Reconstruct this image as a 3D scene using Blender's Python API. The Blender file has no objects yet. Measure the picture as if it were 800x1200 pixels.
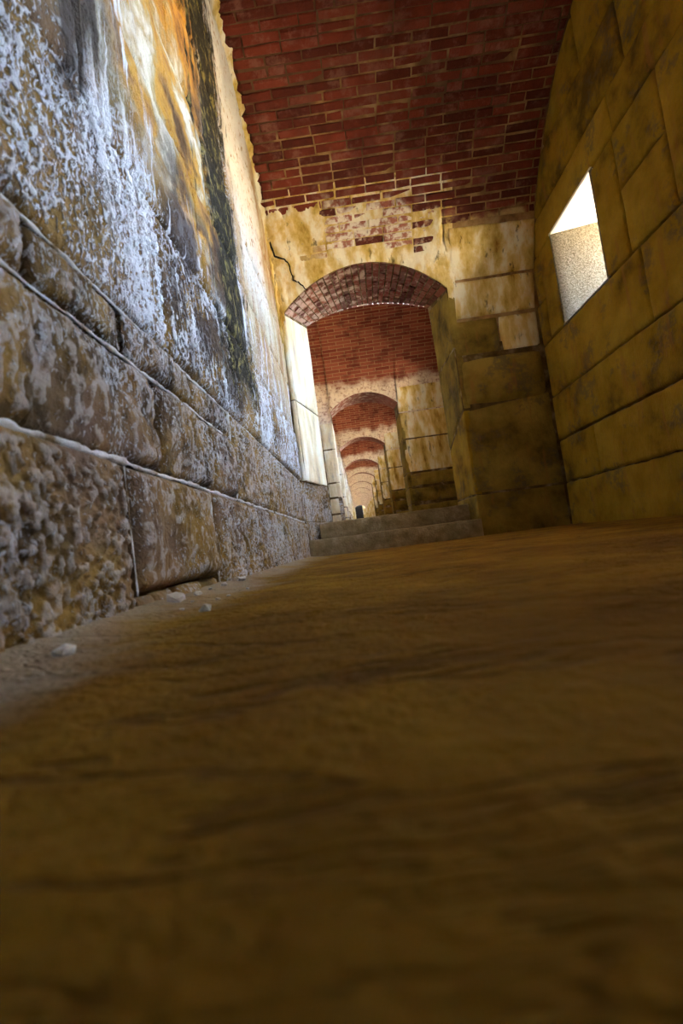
import bpy, math, random
import numpy as np
from mathutils import Matrix, Vector

# ------------------------------------------------------------------ camera
scene = bpy.context.scene
F_PX, ROLL, VPX, VPY, CAM_H = 550.0, math.radians(7.6), 423.0, 634.0, 0.075


def camera_axes():
    fy = np.array([(VPX - 400) / F_PX, -(VPY - 600) / F_PX, 1.0])
    fy /= np.linalg.norm(fy)
    u = np.array([-math.sin(ROLL), math.cos(ROLL), 0.0])
    u -= fy * (u @ fy)
    u /= np.linalg.norm(u)
    return np.stack([np.cross(u, fy), fy, u])


AX = camera_axes()
cam_data = bpy.data.cameras.new('camera')
cam_data.sensor_fit = 'HORIZONTAL'
cam_data.sensor_width = 24.0
cam_data.lens = 24.0 * F_PX / 800.0
cam_data.clip_start = 0.01
cam_data.clip_end = 200
cam_data.dof.use_dof = True
cam_data.dof.focus_distance = 2.6
cam_data.dof.aperture_fstop = 4.5
cam = bpy.data.objects.new('camera', cam_data)
scene.collection.objects.link(cam)
R, U, B = AX[:, 0], AX[:, 1], -AX[:, 2]
cam.matrix_world = Matrix(((R[0], U[0], B[0], 0), (R[1], U[1], B[1], 0), (R[2], U[2], B[2], CAM_H), (0, 0, 0, 1)))
scene.camera = cam

# ------------------------------------------------------------------ world: blue sky above, sunlit ground below the horizon
world = bpy.data.worlds.new('World')
scene.world = world
world.use_nodes = True
wt = world.node_tree
wt.nodes.clear()
w_out = wt.nodes.new('ShaderNodeOutputWorld')
w_bg = wt.nodes.new('ShaderNodeBackground')
w_tc = wt.nodes.new('ShaderNodeTexCoord')
w_sep = wt.nodes.new('ShaderNodeSeparateXYZ')
w_mr = wt.nodes.new('ShaderNodeMapRange')
w_mix = wt.nodes.new('ShaderNodeMix')
w_mix.data_type = 'RGBA'
w_mr.inputs['From Min'].default_value = -0.04
w_mr.inputs['From Max'].default_value = 0.04
wt.links.new(w_tc.outputs['Generated'], w_sep.inputs[0])
wt.links.new(w_sep.outputs['Z'], w_mr.inputs['Value'])
wt.links.new(w_mr.outputs[0], w_mix.inputs['Factor'])
w_mix.inputs['A'].default_value = (1.15, 0.95, 0.66, 1)   # sunlit ground outside
w_mix.inputs['B'].default_value = (0.80, 1.06, 1.48, 1)   # sky
wt.links.new(w_mix.outputs['Result'], w_bg.inputs['Color'])
w_bg.inputs['Strength'].default_value = 13.0
wt.links.new(w_bg.outputs[0], w_out.inputs[0])
world.cycles.sampling_method = 'AUTOMATIC'

sun_data = bpy.data.lights.new('sun', 'SUN')
sun_data.energy = 1.5
sun_data.angle = 0.01
sun_data.color = (1.0, 0.93, 0.8)
sun = bpy.data.objects.new('sun', sun_data)
scene.collection.objects.link(sun)
sun.location = (12, -8, 16)
sun.rotation_euler = Vector((-0.72, 0.42, -0.95)).to_track_quat('-Z', 'Y').to_euler()

vs = scene.view_settings
vs.view_transform = 'Standard'
vs.look = 'None'
vs.gamma = 1.0
vs.use_curve_mapping = False
vs.exposure = 2.9
cy = scene.cycles
cy.use_denoising = True
cy.max_bounces = 14
cy.diffuse_bounces = 10
cy.sample_clamp_indirect = 12.0

# ------------------------------------------------------------------ the gallery's main measures (metres)
XL, XR = -0.385, 1.52          # faces of the left and right walls
VR = 1.454                     # vault radius
CW1 = 3.45                     # face of the first cross wall
SPAN, THICK = 2 * VR, 0.50
PITCH = SPAN + THICK
NB = 12                        # bays beyond the first cross wall
SPR = 1.41                     # vault springing above the bay floor
WT = 0.62                      # thickness of the right wall
WZ0, WZ1 = 1.318, 1.944        # loophole sill and head


def bay(k):
    """y of the near and far face, floor height of bay k (0 = the bay with the camera)"""
    y1 = CW1 + PITCH * k
    return y1 - SPAN, y1, (0.0 if k == 0 else 0.25 + 0.11 * (k - 1))


def window_spans(k):
    y0, y1, fz = bay(k)
    c = (y0 + y1) / 2
    return [(c + 0.545, c + 1.08, 0.14, 0.14), (c - 0.90, c - 0.27, -0.55, -0.50)]   # a narrow loophole and an unseen wide embrasure flared to rake light over the left wall: y0, y1, splay of each jamb


# ------------------------------------------------------------------ helpers
rnd = random.Random(7)
COL = scene.collection


def hash3(ix, iy, iz):
    n = (ix * 374761393 + iy * 668265263 + iz * 1274126177).astype(np.int64) & 0xffffffff
    n = ((n ^ (n >> 13)) * 1103515245 + 12345) & 0xffffffff
    n = ((n ^ (n >> 16)) * 2246822519) & 0xffffffff
    return ((n ^ (n >> 15)) & 0xffff) / 65535.0


def vnoise(p):
    p = np.asarray(p, float)
    i = np.floor(p).astype(np.int64)
    f = p - i
    f = f * f * (3 - 2 * f)
    r = 0
    for dx in (0, 1):
        for dy in (0, 1):
            for dz in (0, 1):
                w = (f[:, 0] if dx else 1 - f[:, 0]) * (f[:, 1] if dy else 1 - f[:, 1]) * (f[:, 2] if dz else 1 - f[:, 2])
                r = r + w * hash3(i[:, 0] + dx, i[:, 1] + dy, i[:, 2] + dz)
    return r


def fbm(p, oct=4, gain=0.5):
    p = np.asarray(p, float)
    a, s, t = 1.0, 0, 0
    for o in range(oct):
        s = s + a * (vnoise(p * 2 ** o + 17.3 * o) - 0.5)
        t += a
        a *= gain
    return s / t


def new_mesh(name, verts, faces, mat, smooth=False, uv=None):
    me = bpy.data.meshes.new(name)
    me.from_pydata([tuple(v) for v in verts], [], [tuple(int(i) for i in f) for f in faces])
    if mat:
        me.materials.append(mat)
    if smooth:
        me.polygons.foreach_set('use_smooth', [True] * len(me.polygons))
    if uv is not None:
        lay = me.uv_layers.new(name='UVMap')
        li = np.zeros(len(me.loops), int)
        me.loops.foreach_get('vertex_index', li)
        lay.data.foreach_set('uv', np.asarray(uv, float)[li].ravel())
    me.update()
    return me


def link(name, me, parent=None):
    o = bpy.data.objects.new(name, me)
    COL.objects.link(o)
    if parent:
        o.parent = parent
    return o


def structure(o):
    o['kind'] = 'structure'
    return o


def thing(o, label, cat, group=None):
    o['label'] = label
    o['category'] = cat
    if group:
        o['group'] = group
    return o


def boxes_mesh(name, boxes, mat):
    v, f = [], []
    for (x0, x1, y0, y1, z0, z1) in boxes:
        b = len(v)
        v += [(x, y, z) for z in (z0, z1) for y in (y0, y1) for x in (x0, x1)]
        f += [(b, b + 2, b + 3, b + 1), (b + 4, b + 5, b + 7, b + 6), (b, b + 1, b + 5, b + 4),
              (b + 2, b + 6, b + 7, b + 3), (b, b + 4, b + 6, b + 2), (b + 1, b + 3, b + 7, b + 5)]
    return new_mesh(name, v, f, mat)


def stone_mesh(name, quad, nrm, depth, mat, res=0.03, amp=0.006, freq=9.0, edge=0.014, drop=0.012, wob=0.004,
               bulge=0.0, oct=4, stretch=(1, 1, 1), pock=0.0, pfreq=78.0, ridge=0.0):
    """A dressed block. quad = four face corners (bottom left, bottom right, top right, top left as seen from inside);
    nrm points into the room. The face is a displaced grid with arrises worn back; sides run back by depth."""
    q = [np.array(c, float) for c in quad]
    n = np.array(nrm, float)
    n /= np.linalg.norm(n)
    w = (np.linalg.norm(q[1] - q[0]) + np.linalg.norm(q[2] - q[3])) / 2
    h = (np.linalg.norm(q[3] - q[0]) + np.linalg.norm(q[2] - q[1])) / 2

    def axis(L):
        e = min(edge, L * 0.3)
        m = max(2, int(round((L - 2 * e) / res)))
        t = np.concatenate([[0, e * 0.4], np.linspace(e, L - e, m), [L - e * 0.4, L]])
        return t / L
    a, b = axis(w), axis(h)
    A, Bv = np.meshgrid(a, b)
    s, t = A.ravel(), Bv.ravel()
    P = ((1 - s) * (1 - t))[:, None] * q[0] + (s * (1 - t))[:, None] * q[1] + (s * t)[:, None] * q[2] + ((1 - s) * t)[:, None] * q[3]
    d = np.minimum(np.minimum(s, 1 - s) * w, np.minimum(t, 1 - t) * h)
    e = np.clip(d / edge, 0, 1)
    fall = 1 - (1 - (1 - e) ** 2) ** 0.5 if False else (1 - e) ** 2
    st = np.array(stretch)
    disp = amp * 2 * fbm(P * freq * st, oct) * (0.35 + 0.65 * e)
    if ridge:
        rg = 1 - np.abs(fbm(P * 9 * st + 1.3, 4, 0.55)) * 5
        rg2 = np.floor(fbm(P * 5 + 8.8, 3) * 9) / 9
        disp = disp + (ridge * (0.5 - np.clip(rg, 0, 1) ** 2 * 0.8) + ridge * 1.6 * rg2) * e
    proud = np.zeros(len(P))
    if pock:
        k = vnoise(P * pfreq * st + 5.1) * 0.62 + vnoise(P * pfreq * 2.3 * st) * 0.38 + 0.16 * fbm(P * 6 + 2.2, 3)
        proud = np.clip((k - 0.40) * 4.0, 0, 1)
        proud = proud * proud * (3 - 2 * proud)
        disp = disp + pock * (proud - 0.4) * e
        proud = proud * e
    disp = disp - drop * fall + bulge * (np.sin(np.pi * s) * np.sin(np.pi * t)) ** 0.6
    U1 = (q[1] - q[0]) / np.linalg.norm(q[1] - q[0])
    V1 = (q[3] - q[0]) / np.linalg.norm(q[3] - q[0])
    jit = np.stack([fbm(P * 14 + 3.7, 2), fbm(P * 14 + 9.1, 2)], 1) * 2 * wob * (1 - e)[:, None]
    P = P + disp[:, None] * n + jit[:, :1] * U1 + jit[:, 1:] * V1
    nx, ny = len(a), len(b)
    idx = np.arange(nx * ny).reshape(ny, nx)
    f = np.stack([idx[:-1, :-1].ravel(), idx[:-1, 1:].ravel(), idx[1:, 1:].ravel(), idx[1:, :-1].ravel()], 1)
    if np.dot(np.cross(U1, V1), n) < 0:
        f = f[:, ::-1]
    ring = np.concatenate([idx[0, :], idx[1:, -1], idx[-1, -2::-1], idx[-2:0:-1, 0]])
    m = len(ring)
    nb = len(P)
    verts = np.concatenate([P, P[ring] - n * depth])
    r2 = nb + np.arange(m)
    sf = np.stack([ring, r2, np.roll(r2, -1), np.roll(ring, -1)], 1)
    if np.dot(np.cross(U1, V1), n) < 0:
        sf = sf[:, ::-1]
    me = new_mesh(name, verts, np.concatenate([f, sf]), mat, smooth=True)
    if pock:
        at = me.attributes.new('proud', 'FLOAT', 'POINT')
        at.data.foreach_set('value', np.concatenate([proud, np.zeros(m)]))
    return me


# ---- tiny node language
class G:
    def __init__(self, name):
        self.m = bpy.data.materials.new(name)
        self.m.use_nodes = True
        self.t = self.m.node_tree
        self.t.nodes.clear()
        self.geo = self.t.nodes.new('ShaderNodeNewGeometry')
        sp = self.t.nodes.new('ShaderNodeSeparateXYZ')
        self.t.links.new(self.geo.outputs['Position'], sp.inputs[0])
        self.P = self.geo.outputs['Position']
        self.x, self.y, self.z = (S(self, sp.outputs[i]) for i in range(3))

    def put(self, sock, v):
        if isinstance(v, S):
            v = v.s
        if isinstance(v, bpy.types.NodeSocket):
            self.t.links.new(v, sock)
        elif isinstance(v, tuple) and sock.type == 'RGBA':
            sock.default_value = (*v[:3], 1)
        else:
            sock.default_value = v

    def math(self, op, *a):
        n = self.t.nodes.new('ShaderNodeMath')
        n.operation = op
        for i, v in enumerate(a):
            self.put(n.inputs[i], v)
        return S(self, n.outputs[0])

    def vec(self, x, y, z):
        n = self.t.nodes.new('ShaderNodeCombineXYZ')
        for i, v in enumerate((x, y, z)):
            self.put(n.inputs[i], v)
        return n.outputs[0]

    def noise(self, sc=5.0, det=4, rough=0.55, v=None, dist=0.0, off=None):
        n = self.t.nodes.new('ShaderNodeTexNoise')
        v = self.P if v is None else v
        if off:
            m = self.t.nodes.new('ShaderNodeVectorMath')
            m.operation = 'ADD'
            self.put(m.inputs[0], v)
            m.inputs[1].default_value = (off, off * 1.7, off * 0.6)
            v = m.outputs[0]
        self.put(n.inputs['Vector'], v)
        n.inputs['Scale'].default_value = sc
        n.inputs['Detail'].default_value = det
        n.inputs['Roughness'].default_value = rough
        n.inputs['Distortion'].default_value = dist
        return S(self, n.outputs['Fac'])

    def step(self, v, lo, hi):
        n = self.t.nodes.new('ShaderNodeMapRange')
        n.interpolation_type = 'SMOOTHSTEP'
        self.put(n.inputs['Value'], v)
        self.put(n.inputs['From Min'], lo)
        self.put(n.inputs['From Max'], hi)
        return S(self, n.outputs[0])

    def band(self, v, a, b, s):
        return self.step(v, a - s, a + s) * (1 - self.step(v, b - s, b + s))

    def mix(self, f, a, b, mode='MIX'):
        n = self.t.nodes.new('ShaderNodeMix')
        n.data_type = 'RGBA'
        n.blend_type = mode
        n.clamp_factor = True
        self.put(n.inputs['Factor'], f)
        self.put(n.inputs['A'], a)
        self.put(n.inputs['B'], b)
        return n.outputs['Result']

    def ramp(self, f, *stops):
        n = self.t.nodes.new('ShaderNodeValToRGB')
        self.put(n.inputs[0], f)
        e = n.color_ramp.elements
        while len(e) < len(stops):
            e.new(0.5)
        for el, (p, c) in zip(e, stops):
            el.position = p
            el.color = (*c, 1)
        return n.outputs[0]

    def rand(self):
        n = self.t.nodes.new('ShaderNodeObjectInfo')
        return S(self, n.outputs['Random'])

    def attr(self, name):
        n = self.t.nodes.new('ShaderNodeAttribute')
        n.attribute_name = name
        return S(self, n.outputs['Fac'])

    def uv(self):
        return self.t.nodes.new('ShaderNodeUVMap').outputs[0]

    def finish(self, col, rough=0.9, height=None, dist=0.01, strength=1.0, spec=0.15):
        b = self.t.nodes.new('ShaderNodeBsdfPrincipled')
        o = self.t.nodes.new('ShaderNodeOutputMaterial')
        self.put(b.inputs['Base Color'], col)
        self.put(b.inputs['Roughness'], rough)
        b.inputs['Specular IOR Level'].default_value = spec
        if height is not None:
            bp = self.t.nodes.new('ShaderNodeBump')
            bp.inputs['Distance'].default_value = dist
            bp.inputs['Strength'].default_value = strength
            self.put(bp.inputs['Height'], height)
            self.t.links.new(bp.outputs[0], b.inputs['Normal'])
        self.t.links.new(b.outputs[0], o.inputs[0])
        return self.m


class S:
    def __init__(self, g, s):
        self.g, self.s = g, s

    def __add__(self, o): return self.g.math('ADD', self, o)
    def __radd__(self, o): return self.g.math('ADD', o, self)
    def __sub__(self, o): return self.g.math('SUBTRACT', self, o)
    def __rsub__(self, o): return self.g.math('SUBTRACT', o, self)
    def __mul__(self, o): return self.g.math('MULTIPLY', self, o)
    def __rmul__(self, o): return self.g.math('MULTIPLY', o, self)


# ------------------------------------------------------------------ materials
def mat_left():
    g = G('crusted_granite')
    wy = g.y + (g.noise(3.0, 4) - 0.5) * 0.30
    wz = g.z + (g.noise(3.5, 4, off=4.0) - 0.5) * 0.30
    base = g.ramp(g.noise(7, 8, 0.6), (0.32, (0.035, 0.018, 0.004)), (0.45, (0.14, 0.078, 0.014)),
                  (0.56, (0.26, 0.145, 0.026)), (0.70, (0.25, 0.155, 0.075)))
    base = g.mix(g.step(g.noise(2.2, 3, off=9), 0.5, 0.62) * 0.5, base, (0.19, 0.115, 0.08))
    # fine crust, drawn out downwards
    dv = g.vec(g.x * 120, g.y * 160, g.z * 88)
    sp = g.noise(1.0, 3, 0.6, v=dv, dist=0.3)
    drip = g.noise(1.0, 4, 0.6, v=g.vec(g.x * 10, g.y * 22, g.z * 2.2), dist=0.4)
    patch = g.noise(4.5, 4, off=2.5)
    up = g.step(g.z, 0.55, 0.60)
    near = 1 - g.step(wy, 0.95, 1.2)
    far = g.step(g.y, 1.5, 1.7)
    cover = -0.01 + up * (0.02 + near * 0.05) + (patch - 0.5) * 0.7 + far * 0.05
    crust = g.step(sp + cover, 0.54, 0.64)
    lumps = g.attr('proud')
    low = 1 - up
    mids = g.band(g.z, 0.262, 0.57, 0.006) * (1 - g.step(g.y, 1.54, 1.57))
    base = g.mix(g.step(g.noise(1, 5, 0.6, v=g.vec(g.x * 6, g.y * 9, g.z * 5), dist=0.7), 0.44, 0.58) * mids * 0.85, base, (0.035, 0.018, 0.005))
    base = g.mix(g.step(lumps, 0.45, 0.85) * low * g.step(g.noise(60, 3), 0.30, 0.55) * 0.62, base, (0.46, 0.40, 0.36))  # raised lumps paled in colour, as raking light would catch them
    crust = g.math('MAXIMUM', crust * (1 - low * 0.45), g.step(lumps + (patch - 0.5) * 1.5, 0.55, 0.95) * up * 0.9)  # crust, plus the same painted light on raised lumps higher up
    crust_col = g.mix(g.noise(11, 3, off=3), (0.42, 0.42, 0.44), (0.70, 0.71, 0.74))
    # upper wall: minerals washed down the stones
    ochre = g.ramp(g.noise(1.0, 5, 0.58, v=g.vec(g.x * 5, g.y * 4, g.z * 4.5), dist=0.5), (0.34, (0.14, 0.07, 0.025)),
                   (0.42, (0.40, 0.19, 0.05)), (0.49, (0.62, 0.31, 0.04)), (0.54, (0.50, 0.34, 0.14)), (0.61, (0.78, 0.70, 0.54)))
    om = g.band(wy, 0.92, 1.66, 0.10) * g.step(wz, 0.98, 1.16)
    olive = g.ramp(g.noise(1.0, 5, 0.65, v=g.vec(g.x * 20, g.y * 22, g.z * 8)), (0.32, (0.04, 0.03, 0.012)), (0.5, (0.22, 0.16, 0.05)), (0.66, (0.50, 0.46, 0.34)))
    pm = g.step(g.z, 0.93, 1.1) * (1 - g.step(wy, 0.88, 1.0))
    tan = g.ramp(g.noise(1.0, 5, 0.6, v=g.vec(g.x * 6, g.y * 9, g.z * 2.2)), (0.28, (0.30, 0.14, 0.06)), (0.44, (0.50, 0.30, 0.13)), (0.56, (0.58, 0.46, 0.27)), (0.7, (0.70, 0.62, 0.46)))
    tm = g.step(g.y, 1.95, 2.1) * g.step(wz, 0.75, 1.3)
    white = g.band(wy + (g.z - 2.0) * 0.15, 2.06, 2.80, 0.08) * g.step(wz, 1.25, 1.6)
    band = g.band(g.y + (drip - 0.5) * 0.7 + (g.noise(7, 5, 0.65, off=1) - 0.5) * 0.5, 1.60, 2.00, 0.06) * g.step(wz, 0.62, 0.78)
    band2 = g.band(wy + (drip - 0.5) * 0.3, 0.70, 0.79, 0.035) * g.step(g.z, 0.84, 0.90) * 0.95
    streak = g.step(drip + (patch - 0.5) * 0.3, 0.54, 0.62)
    low_white = g.band(wy, 0.98, 1.52, 0.08) * g.band(wz, 0.60, 1.12, 0.06)
    blue = g.band(wy, 1.85, 4.3, 0.12) * g.band(wz, 0.62, 1.25, 0.10)
    c = g.mix(crust * (1 - om), base, crust_col)
    c = g.mix(pm * 0.75, c, olive)
    c = g.mix(om, c, ochre)
    c = g.mix(tm, c, tan)
    slate = g.band(wy, 1.12, 1.78, 0.07) * g.band(wz, 0.60, 1.22, 0.08) * g.step(g.noise(6, 5, 0.6, off=11), 0.40, 0.52)
    c = g.mix(slate * 0.85, c, (0.055, 0.036, 0.030))
    c = g.mix(g.math('MAXIMUM', low_white, blue) * streak, c, (0.72, 0.74, 0.78))
    c = g.mix(white * g.step(g.noise(30, 3), 0.30, 0.46), c, (0.80, 0.76, 0.68))
    c = g.mix(g.band(wy, 0.80, 1.02, 0.06) * g.step(drip, 0.46, 0.56) * g.step(g.z, 0.62, 0.9), c, (0.80, 0.80, 0.80))
    dark = g.mix(g.step(g.noise(1.0, 4, 0.7, v=g.vec(g.x * 16, g.y * 20, g.z * 17), dist=0.5), 0.50, 0.70), (0.016, 0.012, 0.005), (0.28, 0.23, 0.07))
    c = g.mix(band, c, dark)
    c = g.mix(band2, c, (0.05, 0.035, 0.025))
    hgt = crust * 0.5 + g.noise(40, 6, 0.65) * 1.2 + g.noise(9, 4) * 1.5 + streak * 0.3
    return g.finish(c, 0.8, hgt, 0.009, 1.0, 0.3)


def mat_gold(name, dark=(0.10, 0.056, 0.004), mid=(0.285, 0.168, 0.009), light=(0.39, 0.243, 0.02), grey=0.6, bump=0.011):
    g = G(name)
    r = g.rand()
    n = g.noise(5, 6, 0.6)
    c = g.ramp(n + (r - 0.5) * 0.14, (0.28, dark), (0.46, mid), (0.68, light))
    bl = g.step(g.noise(4.0, 5, 0.65, off=6), 0.53, 0.63) * g.step(g.noise(30, 3), 0.36, 0.55)
    c = g.mix(bl * grey, c, (0.11, 0.085, 0.05))
    c = g.mix(g.step(g.noise(1, 4, 0.6, v=g.vec(g.x * 16, g.y * 16, g.z * 2.5), off=3), 0.56, 0.7) * 0.5, c, (0.30, 0.13, 0.03))
    h = g.noise(1.0, 5, 0.6, v=g.vec(g.x * 28, g.y * 28, g.z * 16)) + g.noise(90, 3) * 0.35 + bl * 0.3
    return g.finish(c, 0.85, h, bump, 1.0)


def wash_mask(g, rise=0.0):
    """lime and tan plaster left on the foot of the vault above a doorway"""
    zz = g.z - rise
    b = g.noise(6, 4, off=2) - 0.5
    edge = 2.37 - g.step(g.x, 0.2, 1.3) * 0.12
    return 1 - g.step(zz + b * 0.28, edge - 0.05, edge + 0.02)


def mat_brick(name='vault_brick', wash=1.0):
    g = G(name)
    r = g.rand()
    n = g.noise(14, 6, 0.6)
    c = g.ramp(r * 0.8 + (n - 0.5) * 0.6, (0.05, (0.11, 0.022, 0.013)), (0.35, (0.18, 0.034, 0.018)),
               (0.65, (0.25, 0.05, 0.025)), (0.95, (0.23, 0.085, 0.055)))
    c = g.mix(g.step(g.noise(9, 5, 0.65, off=4), 0.50, 0.68) * 0.45, c, (0.36, 0.19, 0.14))
    c = g.mix(g.step(g.noise(3, 4, off=7), 0.50, 0.68) * 0.35, c, (0.05, 0.012, 0.008))
    w = wash_mask(g)
    white = g.band(g.x + (g.noise(4, 3) - 0.5) * 0.5, 0.0, 0.78, 0.14)
    tan = g.mix(g.noise(1, 4, v=g.vec(g.x * 22, g.y * 4, g.z * 4)), (0.42, 0.26, 0.08), (0.66, 0.50, 0.24))
    pale = g.mix(g.step(g.noise(24, 4), 0.40, 0.58), (0.42, 0.16, 0.11), (0.86, 0.78, 0.66))
    plas = g.mix(white, tan, pale)
    c = g.mix(w * g.step(r + (g.noise(20, 3) - 0.5) * 0.5, 0.03, 0.14) * wash, c, plas)
    if wash < 1:
        c = g.mix(g.step(g.noise(14, 4, off=8) - g.x * 0.22, 0.44, 0.60) * 0.75, c, (0.62, 0.46, 0.36))
    h = g.noise(60, 5, 0.65) + g.noise(22, 4) * 1.6
    return g.finish(c, 0.85, h, 0.007, 1.0, 0.2)


def mat_mortar():
    g = G('lime_mortar')
    c = g.ramp(g.noise(12, 5), (0.3, (0.16, 0.09, 0.035)), (0.5, (0.34, 0.20, 0.08)), (0.7, (0.46, 0.32, 0.16)))
    c = g.mix(g.step(g.noise(2.5, 4, off=3) + (g.z - 2.6) * 0.3, 0.44, 0.60) * 0.8, c, (0.10, 0.045, 0.025))  # painted darker towards the crown, where less daylight reaches
    return g.finish(c, 0.95, g.noise(50, 5), 0.004)


def mat_joint():
    g = G('joint_mortar')
    c = g.ramp(g.noise(9, 5), (0.3, (0.05, 0.028, 0.008)), (0.5, (0.13, 0.08, 0.025)), (0.7, (0.34, 0.27, 0.18)))
    return g.finish(c, 0.95, g.noise(50, 5), 0.006)


def mat_far_vault(name='far_vault_brick', white=0.0):
    g = G(name)
    n = g.t.nodes.new('ShaderNodeTexBrick')
    g.put(n.inputs['Vector'], g.uv())
    n.inputs['Scale'].default_value = 1.0
    n.inputs['Brick Width'].default_value = 0.205
    n.inputs['Row Height'].default_value = 0.05
    n.inputs['Mortar Size'].default_value = 0.004
    n.inputs['Mortar Smooth'].default_value = 0.2
    n.inputs['Bias'].default_value = 0.0
    n.inputs['Color1'].default_value = (0.20, 0.042, 0.024, 1)
    n.inputs['Color2'].default_value = (0.34, 0.10, 0.055, 1)
    n.inputs['Mortar'].default_value = (0.42, 0.26, 0.14, 1)
    c = n.outputs['Color']
    c = g.mix(g.step(g.noise(5, 5), 0.52, 0.68) * 0.5, c, (0.08, 0.015, 0.01))
    sep = g.t.nodes.new('ShaderNodeSeparateXYZ')
    g.t.links.new(g.uv(), sep.inputs[0])
    v = S(g, sep.outputs[1])
    wash = 1 - g.step(v + (g.noise(5, 4) - 0.5) * 0.35, 0.62 + white, 0.80 + white)
    c = g.mix(wash * g.step(g.noise(26, 5, 0.65), 0.25, 0.55), c, (0.78, 0.66, 0.52))
    h = S(g, n.outputs['Fac']) * -1.0 + g.noise(50, 3) * 0.3
    return g.finish(c, 0.85, h, 0.006)


def mat_plaster(name='old_plaster', pale=0.0):
    g = G(name)
    n = g.noise(1, 5, 0.6, v=g.vec(g.x * 9, g.y * 9, g.z * 2.6))
    c = g.ramp(n, (0.30, (0.30, 0.16, 0.02)), (0.40, (0.60, 0.41, 0.10)), (0.49, (0.74, 0.57, 0.23)), (0.60, (0.88, 0.82, 0.64)))
    c = g.mix(g.step(g.noise(1, 4, 0.65, v=g.vec(g.x * 20, g.y * 20, g.z * 4), off=5), 0.60, 0.70) * 0.8, c, (0.12, 0.09, 0.03))
    c = g.mix(pale, c, (0.82, 0.78, 0.70))
    return g.finish(c, 0.9, g.noise(24, 6, 0.65), 0.006)


def mat_floor():
    g = G('packed_earth_floor')
    n = g.noise(4, 7, 0.62)
    c = g.ramp(n, (0.28, (0.095, 0.046, 0.004)), (0.45, (0.19, 0.098, 0.007)), (0.60, (0.26, 0.142, 0.011)), (0.75, (0.34, 0.205, 0.026)))
    c = g.mix(g.step(g.noise(2.2, 4, off=5), 0.46, 0.62) * 0.45, c, (0.12, 0.05, 0.006))
    cr = g.noise(1.0, 5, 0.6, v=g.vec(g.x * 1.6, g.y * 7.0, 0.0), dist=0.5)
    crack = 1 - g.step(g.math('ABSOLUTE', cr - 0.5), 0.002, 0.014)
    c = g.mix(crack * g.step(g.noise(3, 3, off=2), 0.46, 0.6) * 0.6, c, (0.08, 0.036, 0.006))
    c = g.mix((1 - g.step(g.x + (n - 0.5) * 0.5, -0.36, -0.20)) * 0.6, c, (0.40, 0.34, 0.26))  # floor painted paler along the left wall, where daylight falls
    h = g.noise(30, 7, 0.65) * 1.4 + g.noise(120, 3) * 0.3 - crack * 0.6
    return g.finish(c, 0.9, h, 0.008, 1.0, 0.12)


def mat_simple(name, stops, sc=8, bump=0.005, fine=70):
    g = G(name)
    c = g.ramp(g.noise(sc, 6, 0.6), *stops)
    return g.finish(c, 0.88, g.noise(fine, 5, 0.65) + g.noise(sc * 2, 4), bump)


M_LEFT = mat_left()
M_RIGHT = mat_gold('golden_granite')
M_PIER = mat_gold('pier_granite', (0.07, 0.046, 0.008), (0.21, 0.14, 0.022), (0.34, 0.235, 0.045), 0.6, 0.012)
M_BRICK = mat_brick()
M_ARCH = mat_brick('arch_brick', 0.1)
M_MORTAR = mat_mortar()
M_JOINT = mat_joint()
M_FARV = mat_far_vault()
M_FARW = mat_far_vault('whitened_vault_brick', 0.6)  # farthest vaults whitened in colour for their blown-out daylight
M_PLASTER = mat_plaster()
M_PALE = mat_plaster('pale_plaster', 0.4)
M_FLOOR = mat_floor()
M_STEP = mat_simple('step_granite', [(0.3, (0.17, 0.125, 0.06)), (0.5, (0.26, 0.20, 0.11)), (0.7, (0.36, 0.29, 0.19))], 14)
M_ROCK = mat_simple('loose_stone', [(0.3, (0.34, 0.30, 0.25)), (0.5, (0.55, 0.52, 0.47)), (0.7, (0.70, 0.68, 0.64))], 20)
M_REVEAL = mat_simple('reveal_granite', [(0.36, (0.095, 0.076, 0.045)), (0.5, (0.165, 0.138, 0.092)), (0.64, (0.225, 0.195, 0.14))], 110, 0.004, 90)
M_LINTEL = mat_simple('bright_lintel', [(0.3, (0.78, 0.75, 0.70)), (0.7, (0.88, 0.86, 0.82))], 10, 0.002)  # lintel underside whitened to carry the bounced daylight
M_DARK = mat_simple('near_black', [(0.3, (0.012, 0.01, 0.008)), (0.7, (0.03, 0.025, 0.02))])


# ------------------------------------------------------------------ door arch shapes
class Door:
    def __init__(s, xl, xr, zs, zc, xl2, xr2, zs2, zc2):
        s.near, s.far = (xl, xr, zs, zc), (xl2, xr2, zs2, zc2)

    @staticmethod
    def arc(d, t):
        """point at fraction t of the segmental arch: x, z"""
        xl, xr, zs, zc = d
        w, r = (xr - xl) / 2, zc - zs
        Rr = (w * w + r * r) / (2 * r)
        a = math.asin(min(1, w / Rr))
        an = -a + 2 * a * t
        return (xl + xr) / 2 + Rr * math.sin(an), zc - Rr + Rr * math.cos(an)

    @staticmethod
    def z_at(d, x):
        xl, xr, zs, zc = d
        if x <= xl or x >= xr:
            return None
        w, r = (xr - xl) / 2, zc - zs
        Rr = (w * w + r * r) / (2 * r)
        return zc - Rr + math.sqrt(max(0, Rr * Rr - (x - (xl + xr) / 2) ** 2))


def make_door(k):
    fz = bay(k + 1)[2]
    if k == 0:
        return Door(-0.345, 0.875, 1.83, 2.065, -0.225, 0.845, 2.00, 2.13)
    xl, xr = -0.20, 0.80
    zs, zc = 1.66 + fz, 1.86 + fz
    return Door(xl, xr, zs, zc, xl, xr, zs + 0.06, zc + 0.06)


DOORS = [make_door(k) for k in range(NB + 1)]


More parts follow.
